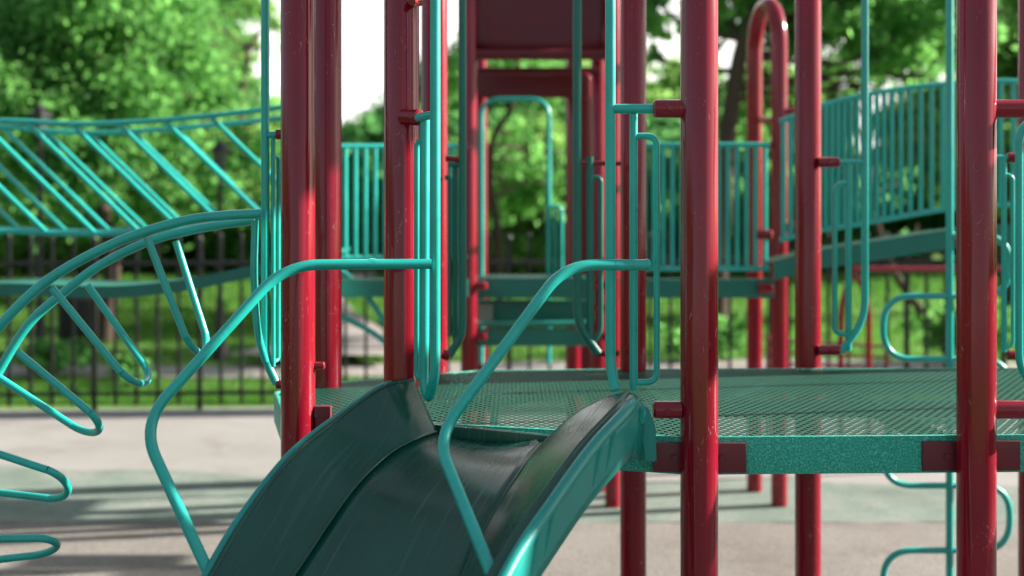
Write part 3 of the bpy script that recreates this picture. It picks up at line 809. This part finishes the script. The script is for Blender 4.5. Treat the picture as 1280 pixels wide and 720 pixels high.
def clump_points(cl, dens, rg):
    """cl: (x,y,z,r[,sparse]) blobs -> leaf centres, gathered in twiggy sub clumps"""
    out = []
    for c in cl:
        x, y, z, r = c[:4]; sp = c[4] if len(c) > 4 else 1.0
        ns = max(5, int(26 * sp * max(0.6, r)))
        u = rg.normal(size=(ns, 3)); u /= np.linalg.norm(u, axis=1)[:, None]
        cen = u * (rg.random(ns) ** 0.45)[:, None] * r * 0.95 * np.array([1, 1, .8])
        for q in cen:
            rr = r * rg.uniform(0.16, 0.38)
            k = max(8, int(dens * sp * rr * rr * 4))
            w = rg.normal(size=(k, 3)) * rr * 0.52 * np.array([1.15, 1.15, .75])
            w[:, 2] -= 0.25 * (w[:, 0] ** 2 + w[:, 1] ** 2) / max(rr, .05)
            out.append(np.array([x, y, z]) + q + w)
    return np.concatenate(out)

def tree(name, label, trunk, clumps, dens, size, mat, r0=0.2, group=None, seed=1):
    base = Vector(trunk[0])
    t = thing(name, label, 'tree', base, group)
    bm = bmesh.new(); path = catmull(trunk, 5)
    add_tube(bm, path, r0, 12, r0 * 0.45)
    rg = np.random.default_rng(seed)
    for c in clumps:
        e = Vector(c[:3]); i = min(range(len(path)), key=lambda k: (path[k] - e).length + (2.0 if path[k].z > e.z else 0) + (1.5 if k < len(path) * .35 else 0))
        s = path[i]; m = s.lerp(e, 0.5) + Vector(rg.normal(size=3) * 0.12) + Vector((0, 0, 0.1))
        add_tube(bm, catmull([s, m, e], 4), r0 * 0.32, 7, 0.015)
        for _ in range(3):
            e2 = e + Vector(rg.normal(size=3)) * c[3] * 0.5
            add_tube(bm, [m.lerp(e, .6), e2], 0.02, 5, 0.006)
    build('trunk', bm, BARK, t)
    pts = clump_points(clumps, dens, rg) - np.array(base)
    me = leaf_mesh('crown', pts, size, mat, seed)
    link(bpy.data.objects.new('crown', me), t)
    return t

def cp(px, py, d, rpx, sp=1.0):
    p = P(px, py, d); return (p.x, p.y, p.z, rpx * d / F, sp)
def tk(d, *pp, dy=0.0):
    p0 = P(pp[0][0], 268, d); out = [Vector((p0.x, d, -0.05))]
    for px, py in pp: out.append(P(px, py, d))
    return out
DN = 560
tree('broadleaf_tree', 'big leafy tree at the left, its dark trunk right of the litter bin', tk(14.2, (133, 400), (140, 330), (128, 240), (150, 120), (160, -60)),
     [cp(20, 70, 14, 120), cp(150, 30, 14.5, 120), cp(60, 190, 13.5, 85), cp(175, 150, 14, 90), cp(240, 215, 14.4, 62), cp(-80, 90, 14, 130), cp(110, 230, 15, 80, .8), cp(250, 120, 14.6, 60, .8), cp(20, 265, 15, 50, .6), cp(215, 60, 15, 60, .7), cp(90, -110, 14, 130), cp(275, 60, 15.5, 45, .4), cp(225, 110, 15.5, 60), cp(300, 190, 15, 55, .9), cp(60, 120, 16, 100), cp(200, 200, 16, 90), cp(265, 150, 16, 50, .9), cp(200, 0, 16, 45, .5), cp(20, 200, 16, 100), cp(130, 100, 16.5, 110)],
     DN * 1.1, 0.105, LEAF, 0.13, None, 3)
tree('broadleaf_tree', 'dark leafy tree at the far left edge, further off than the big one', tk(19, (-40, 400), (-30, 250), (-60, 60), (-40, -120)),
     [cp(-20, 20, 19, 130), cp(-120, 150, 19, 120), cp(40, 150, 19.5, 100), cp(90, 60, 20, 90), cp(-60, 240, 19, 80), cp(140, 180, 20, 90), cp(30, 230, 20, 60)], DN * .7, 0.16, LEAFD, 0.24, None, 4)
tree('broadleaf_tree', 'light green tree rising over the gap left of the first red posts', tk(20, (318, 420), (325, 300), (300, 180), (310, 60)),
     [cp(300, 215, 20, 62), cp(350, 255, 20, 50), cp(250, 230, 20.5, 60), cp(345, 185, 20, 34, .6), cp(240, 40, 20.5, 55, .35), cp(320, 60, 20, 42, .55), cp(330, 160, 20, 25, .5), cp(275, 160, 20, 50, .8), cp(285, 100, 21, 40, .4), cp(230, 80, 21, 50, .7), cp(330, 15, 21, 40, .6)], DN * .7, 0.15, LEAFY, 0.13, None, 5)
tree('broadleaf_tree', 'slim tree with a crooked stem framed by the rear tower opening', tk(16.5, (624, 380), (622, 290), (612, 225), (618, 170), (640, 130), (650, 40)),
     [cp(625, 215, 17.5, 40, .6), cp(660, 200, 18, 42, .6), cp(605, 160, 18, 26, .5), cp(700, 235, 18, 50, .7), cp(640, 60, 17, 70), cp(560, 100, 17, 60), cp(635, 165, 18.5, 34, .7), cp(665, 240, 18.5, 46), cp(610, 250, 18.5, 46), cp(702, 190, 19, 28, .5), cp(585, 200, 19, 40)], DN * .9, 0.12, LEAF, 0.085, None, 6)
tree('broadleaf_tree', 'tall leafy tree right of the rear tower with a leaning dark trunk', tk(13.2, (896, 400), (903, 240), (912, 150), (930, 50), (970, -40), (1000, -140)),
     [cp(828, 10, 13.4, 52), cp(900, -10, 13.4, 48, .8), cp(1060, 20, 13.2, 72), cp(1120, 50, 13, 58), cp(1180, 5, 13.3, 80), cp(1000, 20, 13.6, 62), cp(1035, 75, 13.6, 30, .4), cp(1150, 95, 13, 30, .4), cp(960, -90, 13, 120), cp(1120, -90, 13, 120), cp(815, 70, 13.5, 18, .4), cp(1100, 110, 13.5, 26, .3), cp(1065, 110, 13.5, 20, .3), cp(1090, 40, 14.5, 80), cp(1160, 40, 14.5, 70), cp(1040, -10, 14.5, 80), cp(870, 20, 14.5, 46), cp(930, 10, 14.5, 52), cp(975, 60, 14.5, 34, .7), cp(890, 55, 14.5, 18, .5), cp(925, 130, 15, 26, .7), cp(965, 140, 15, 30, .7), cp(1000, 110, 15, 30, .6)],
     DN, 0.12, LEAF, 0.14, None, 8)
tree('broadleaf_tree', 'pale green tree at the far right edge behind the arched bridge', tk(18, (1262, 420), (1258, 280), (1270, 130), (1290, -20)),
     [cp(1255, 60, 18, 55), cp(1330, 60, 18, 90), cp(1250, 140, 18.4, 45), cp(1320, 180, 18, 90), cp(1215, 225, 18, 50, .8), cp(1300, -60, 18, 90)], DN * .8, 0.15, LEAFY, 0.2, None, 9)
tree('leaning_tree', 'dark leaning trunk with low leaves beyond the fence under the arched bridge', [P(1205, 470, 12.2) + Vector((0, 0, -.1)), P(1165, 408, 12.2), P(1120, 345, 12.2), P(1098, 285, 12.3), P(1090, 210, 12.6)],
     [cp(1075, 240, 12.8, 34, .6), cp(1120, 230, 13, 36, .6), cp(1150, 300, 13, 26, .4)], DN * .8, 0.11, LEAFD, 0.055, None, 10)
# belt of trees across the park; three meshes shared by their copies
protos = []
for q, (mat, nm) in enumerate(((LEAF, 'rounded mid green'), (LEAFY, 'pale green'), (LEAFD, 'dark green'))):
    rg = np.random.default_rng(40 + q)
    cl = [(rg.normal() * 1.1, rg.normal() * .8, 1.2 + rg.random() * 2.6, 0.75 + rg.random() * .6) for _ in range(9)] + [(0, 0, 3.6, 1.1), (-.5, 0, 1.0, .9), (.7, 0, 1.1, .9)]
    me = leaf_mesh('crown', clump_points(cl, 420, rg), 0.19, mat, 50 + q)
    bm = bmesh.new(); add_tube(bm, catmull([(0, 0, -.2), (.08, .02, 1.0), (-.05, 0, 2.2), (.1, 0, 3.6)], 4), 0.13, 10, 0.04)
    for c in cl[:7]: add_tube(bm, [(0, 0, 1.2), ((c[0]) * .5, c[1] * .5, c[2] * .55 + .4), c[:3]], 0.05, 6, 0.015)
    tr = bpy.data.meshes.new('trunk'); bmesh.ops.recalc_face_normals(bm, faces=bm.faces); bm.to_mesh(tr); bm.free(); tr.materials.append(BARK)
    protos.append((me, tr, nm))
belt = [(-150, 27, 1.2, 2), (-60, 30, 1.15, 0), (20, 26, 1.0, 1), (95, 31, 1.2, 2), (165, 27, 1.0, 0), (235, 30, 1.05, 1), (300, 28, .85, 0), (365, 33, .9, 2), (440, 30, .74, 1), (500, 34, .95, 0),
        (560, 29, 1.0, 2), (620, 33, 1.15, 0), (668, 27, .85, 1), (720, 31, 1.0, 0), (790, 28, .9, 2), (850, 32, .85, 1), (905, 29, .95, 0), (970, 31, .85, 2), (1040, 28, .68, 0), (1100, 32, .78, 1), (1160, 29, .72, 2), (1225, 30, .95, 0), (1300, 27, 1.1, 1), (1390, 29, 1.2, 2)]
tall = [(190, 30, 2.0, 0), (45, 33, 2.1, 1), (285, 36, 1.15, 1), (640, 34, 1.5, 0), (735, 36, 1.6, 1), (955, 33, 1.35, 1), (1035, 38, 0.95, 0), (1225, 33, 1.25, 1), (1320, 32, 1.9, 0), (618, 38, 1.35, 2)]
tall_where = ['above the middle of the slanted bridge bars', 'at the upper left corner', 'just left of the first red posts', 'filling the tower opening', 'right of the tower panel', 'behind the top of the red arch', 'above the left of the arched bridge', 'above the right of the arched bridge', 'in the upper right corner', 'just left of the tower panel']
where = ['beyond the loop climber', 'beyond the far left bridge rail', 'above the slanted bars', 'behind the litter bin', 'behind the big left trunk', 'behind the right lantern', 'beside the first teal pole', 'behind the first red post',
         'low in the bright sky gap', 'behind the slide post', 'behind the red back post', 'in the left of the tower opening', 'in the middle of the tower opening', 'right of the tower opening', 'behind the right slide rail', 'behind the bar barrier left end', 'behind the leaning tall trunk', 'behind the red arch',
         'left behind the arched bridge', 'under the arched bridge railing', 'right behind the arched bridge', 'behind the right edge post', 'at the far right edge', 'beyond the right edge']
for i, (px, d, s, q) in enumerate(belt + tall):
    me, tr, nm = protos[q]; hi = i >= len(belt)
    x = (px - 640) * d / F
    t = thing('park_tree', (f'tall distant {nm} tree {tall_where[i - len(belt)]}' if hi else f'distant {nm} park tree {where[i]}'), 'tree', (x, d, max(0, d - 14) * .012 - .05), 'distant park trees')
    t.scale = (s, s, s); t.rotation_euler.z = i * 1.9
    link(bpy.data.objects.new('crown', me), t); link(bpy.data.objects.new('trunk', tr), t)
# far wood that closes the view
rg = np.random.default_rng(77)
cl = [(x + rg.normal() * 1.5, 52 + rg.normal() * 3, 0.5 + rg.random() * 2.6, 2.0 + rg.random() * 1.0) for x in np.arange(-34, 35, 2.0)]
me = leaf_mesh('far_wood', clump_points(cl, 55, rg), 0.45, LEAFD, 78)
fw = link(bpy.data.objects.new('far_wood', me)); fw['kind'] = 'stuff'; fw['label'] = 'distant mass of trees closing the park beyond the lawn'; fw['category'] = 'trees'
# park trees flanking the playground left and right
rg = np.random.default_rng(78)
cl = []
for sx, y0, y1 in ((11.5, -6, 14), (-10, -6, 9)):
    for y in np.arange(y0, y1, 1.1):
        for z in ((0.7, 1.7) if sx > 0 else (0.7, 1.9, 3.0)): cl.append((sx + rg.normal() * .7, y + rg.normal() * .4, z + rg.normal() * .2, 0.95))
me = leaf_mesh('park_trees', clump_points(cl, 150, rg), 0.24, LEAFD, 79)
o = link(bpy.data.objects.new('park_trees', me)); o['kind'] = 'stuff'; o['label'] = 'mass of green park trees flanking the playground'; o['category'] = 'trees'
# shrubs beside the bin
for i, (px, py, d, s, lab) in enumerate(((55, 462, 11.2, .30, 'low leafy shrub at the fence left of the litter bin'), (160, 470, 10.6, .22, 'low leafy shrub at the fence right of the litter bin'), (905, 430, 12.5, .42, 'bushy shrub behind the bar barrier'), (1210, 440, 12, .5, 'bushy shrub behind the right red post'))):
    p = P(px, py, d)
    t = thing('shrub', lab, 'shrub', (p.x, p.y, 0), 'shrubs beyond the fence')
    rg = np.random.default_rng(90 + i)
    c2 = [(rg.normal() * s * .6, rg.normal() * s * .5, s * (.5 + .5 * rg.random()), s * .6) for _ in range(6)]
    link(bpy.data.objects.new('foliage', leaf_mesh('foliage', clump_points(c2, 1500, rg), 0.07, LEAF, 95 + i)), t)
    bm = bmesh.new()
    for c in c2: add_tube(bm, [(0, 0, -.03), c[:3]], .012, 6, .005)
    bmesh.ops.translate(bm, verts=bm.verts, vec=(p.x, p.y, 0))
    build('stem', bm, BARK, t)
# grass blades
rg = np.random.default_rng(5)
n = 60000
Y = 9.7 + rg.random(n) ** 1.6 * 15; X = (rg.random(n) - .5) * 1.15 * Y
keep = ~((Y > 11.2) & (Y < 12.4))
X, Y = X[keep], Y[keep]; n = len(X)
Zb = np.where(Y > 10.5, 0.12 * np.sin(X * .35 + 1) * np.minimum(1, (Y - 10.5) / 10) * np.sin(Y * .2) + np.maximum(0, Y - 14) * .012, 0) - 0.03
h = rg.uniform(.04, .11, n) * (1 + (Y - 9.7) * .03); a = rg.random(n) * 2 * PI; w = .006 + .0012 * (Y - 9.7)
v = np.empty((n, 3, 3))
v[:, 0] = np.stack([X - np.cos(a) * w, Y - np.sin(a) * w, Zb - .01], 1); v[:, 1] = np.stack([X + np.cos(a) * w, Y + np.sin(a) * w, Zb - .01], 1)
v[:, 2] = np.stack([X + rg.normal(size=n) * h * .5, Y + rg.normal(size=n) * h * .5, Zb + h], 1)
me = bpy.data.meshes.new('grass'); me.vertices.add(n * 3); me.vertices.foreach_set('co', v.reshape(-1)); me.loops.add(n * 3); me.loops.foreach_set('vertex_index', np.arange(n * 3))
me.polygons.add(n); me.polygons.foreach_set('loop_start', np.arange(n) * 3); me.update(); me.validate(); me.materials.append(BLADE)
g = link(bpy.data.objects.new('grass', me)); g['kind'] = 'stuff'; g['label'] = 'sunlit green grass growing beyond the black fence'; g['category'] = 'grass'

# ------------------------------------------------------------------ light, sky, camera
GLOW = 10.0
EL, AZ = math.radians(24), math.radians(80)     # azimuth measured from +Y towards +X
w = bpy.data.worlds.new('World'); S.world = w; w.use_nodes = True
nt = w.node_tree; bg = nt.nodes['Background']
sky = nt.nodes.new('ShaderNodeTexSky'); sky.sky_type = 'NISHITA'; sky.sun_disc = False
sky.sun_elevation = EL; sky.sun_rotation = AZ; sky.dust_density = 1.2; sky.air_density = 1.0; sky.ozone_density = 1.0
# added white glow: the sky is whitened ahead of the camera
tcw = nt.nodes.new('ShaderNodeTexCoord')
dp = nt.nodes.new('ShaderNodeVectorMath'); dp.operation = 'DOT_PRODUCT'
dp.inputs[1].default_value = (0.05, 0.99, 0.12)
nt.links.new(tcw.outputs['Generated'], dp.inputs[0])
glow_mask = ramp(nt, dp.outputs['Value'], [(0.66, (0, 0, 0)), (0.88, (1, 1, 1))])
glow_mask.color_ramp.interpolation = 'EASE'
veil = mixc(nt, 0.4, sky.outputs[0], (3.6, 3.6, 3.5))      # even white mixed in to neutralise the blue fill light
skc = mixc(nt, glow_mask.outputs[0], veil, (GLOW, GLOW * 0.985, GLOW * 0.95))
nt.links.new(skc, bg.inputs['Color']); bg.inputs['Strength'].default_value = 0.062
ld = bpy.data.lights.new('sun', 'SUN'); ld.energy = 5.0; ld.angle = math.radians(1.0); ld.color = (1.0, 0.93, 0.84)
sun = link(bpy.data.objects.new('sun', ld))
to_sun = Vector((math.sin(AZ) * math.cos(EL), math.cos(AZ) * math.cos(EL), math.sin(EL)))
sun.rotation_euler = to_sun.to_track_quat('Z', 'Y').to_euler(); sun.location = to_sun * 30

cd = bpy.data.cameras.new('camera'); cam = link(bpy.data.objects.new('camera', cd))
cam.location = (0, 0, H); cam.rotation_euler = (PI / 2, 0, 0)
cd.sensor_width = 36; cd.lens = F / 1280 * 36; cd.shift_y = (268 - 360) / 1280
cd.clip_start = 0.05; cd.clip_end = 2000
cd.dof.use_dof = True; cd.dof.focus_distance = 2.7; cd.dof.aperture_fstop = 1.7
S.camera = cam
S.render.engine = 'CYCLES'
S.cycles.samples = 160; S.cycles.use_denoising = True
S.cycles.max_bounces = 8; S.cycles.transparent_max_bounces = 16
S.view_settings.view_transform = 'Standard'; S.view_settings.look = 'None'
S.view_settings.gamma = 1; S.view_settings.exposure = 1.55
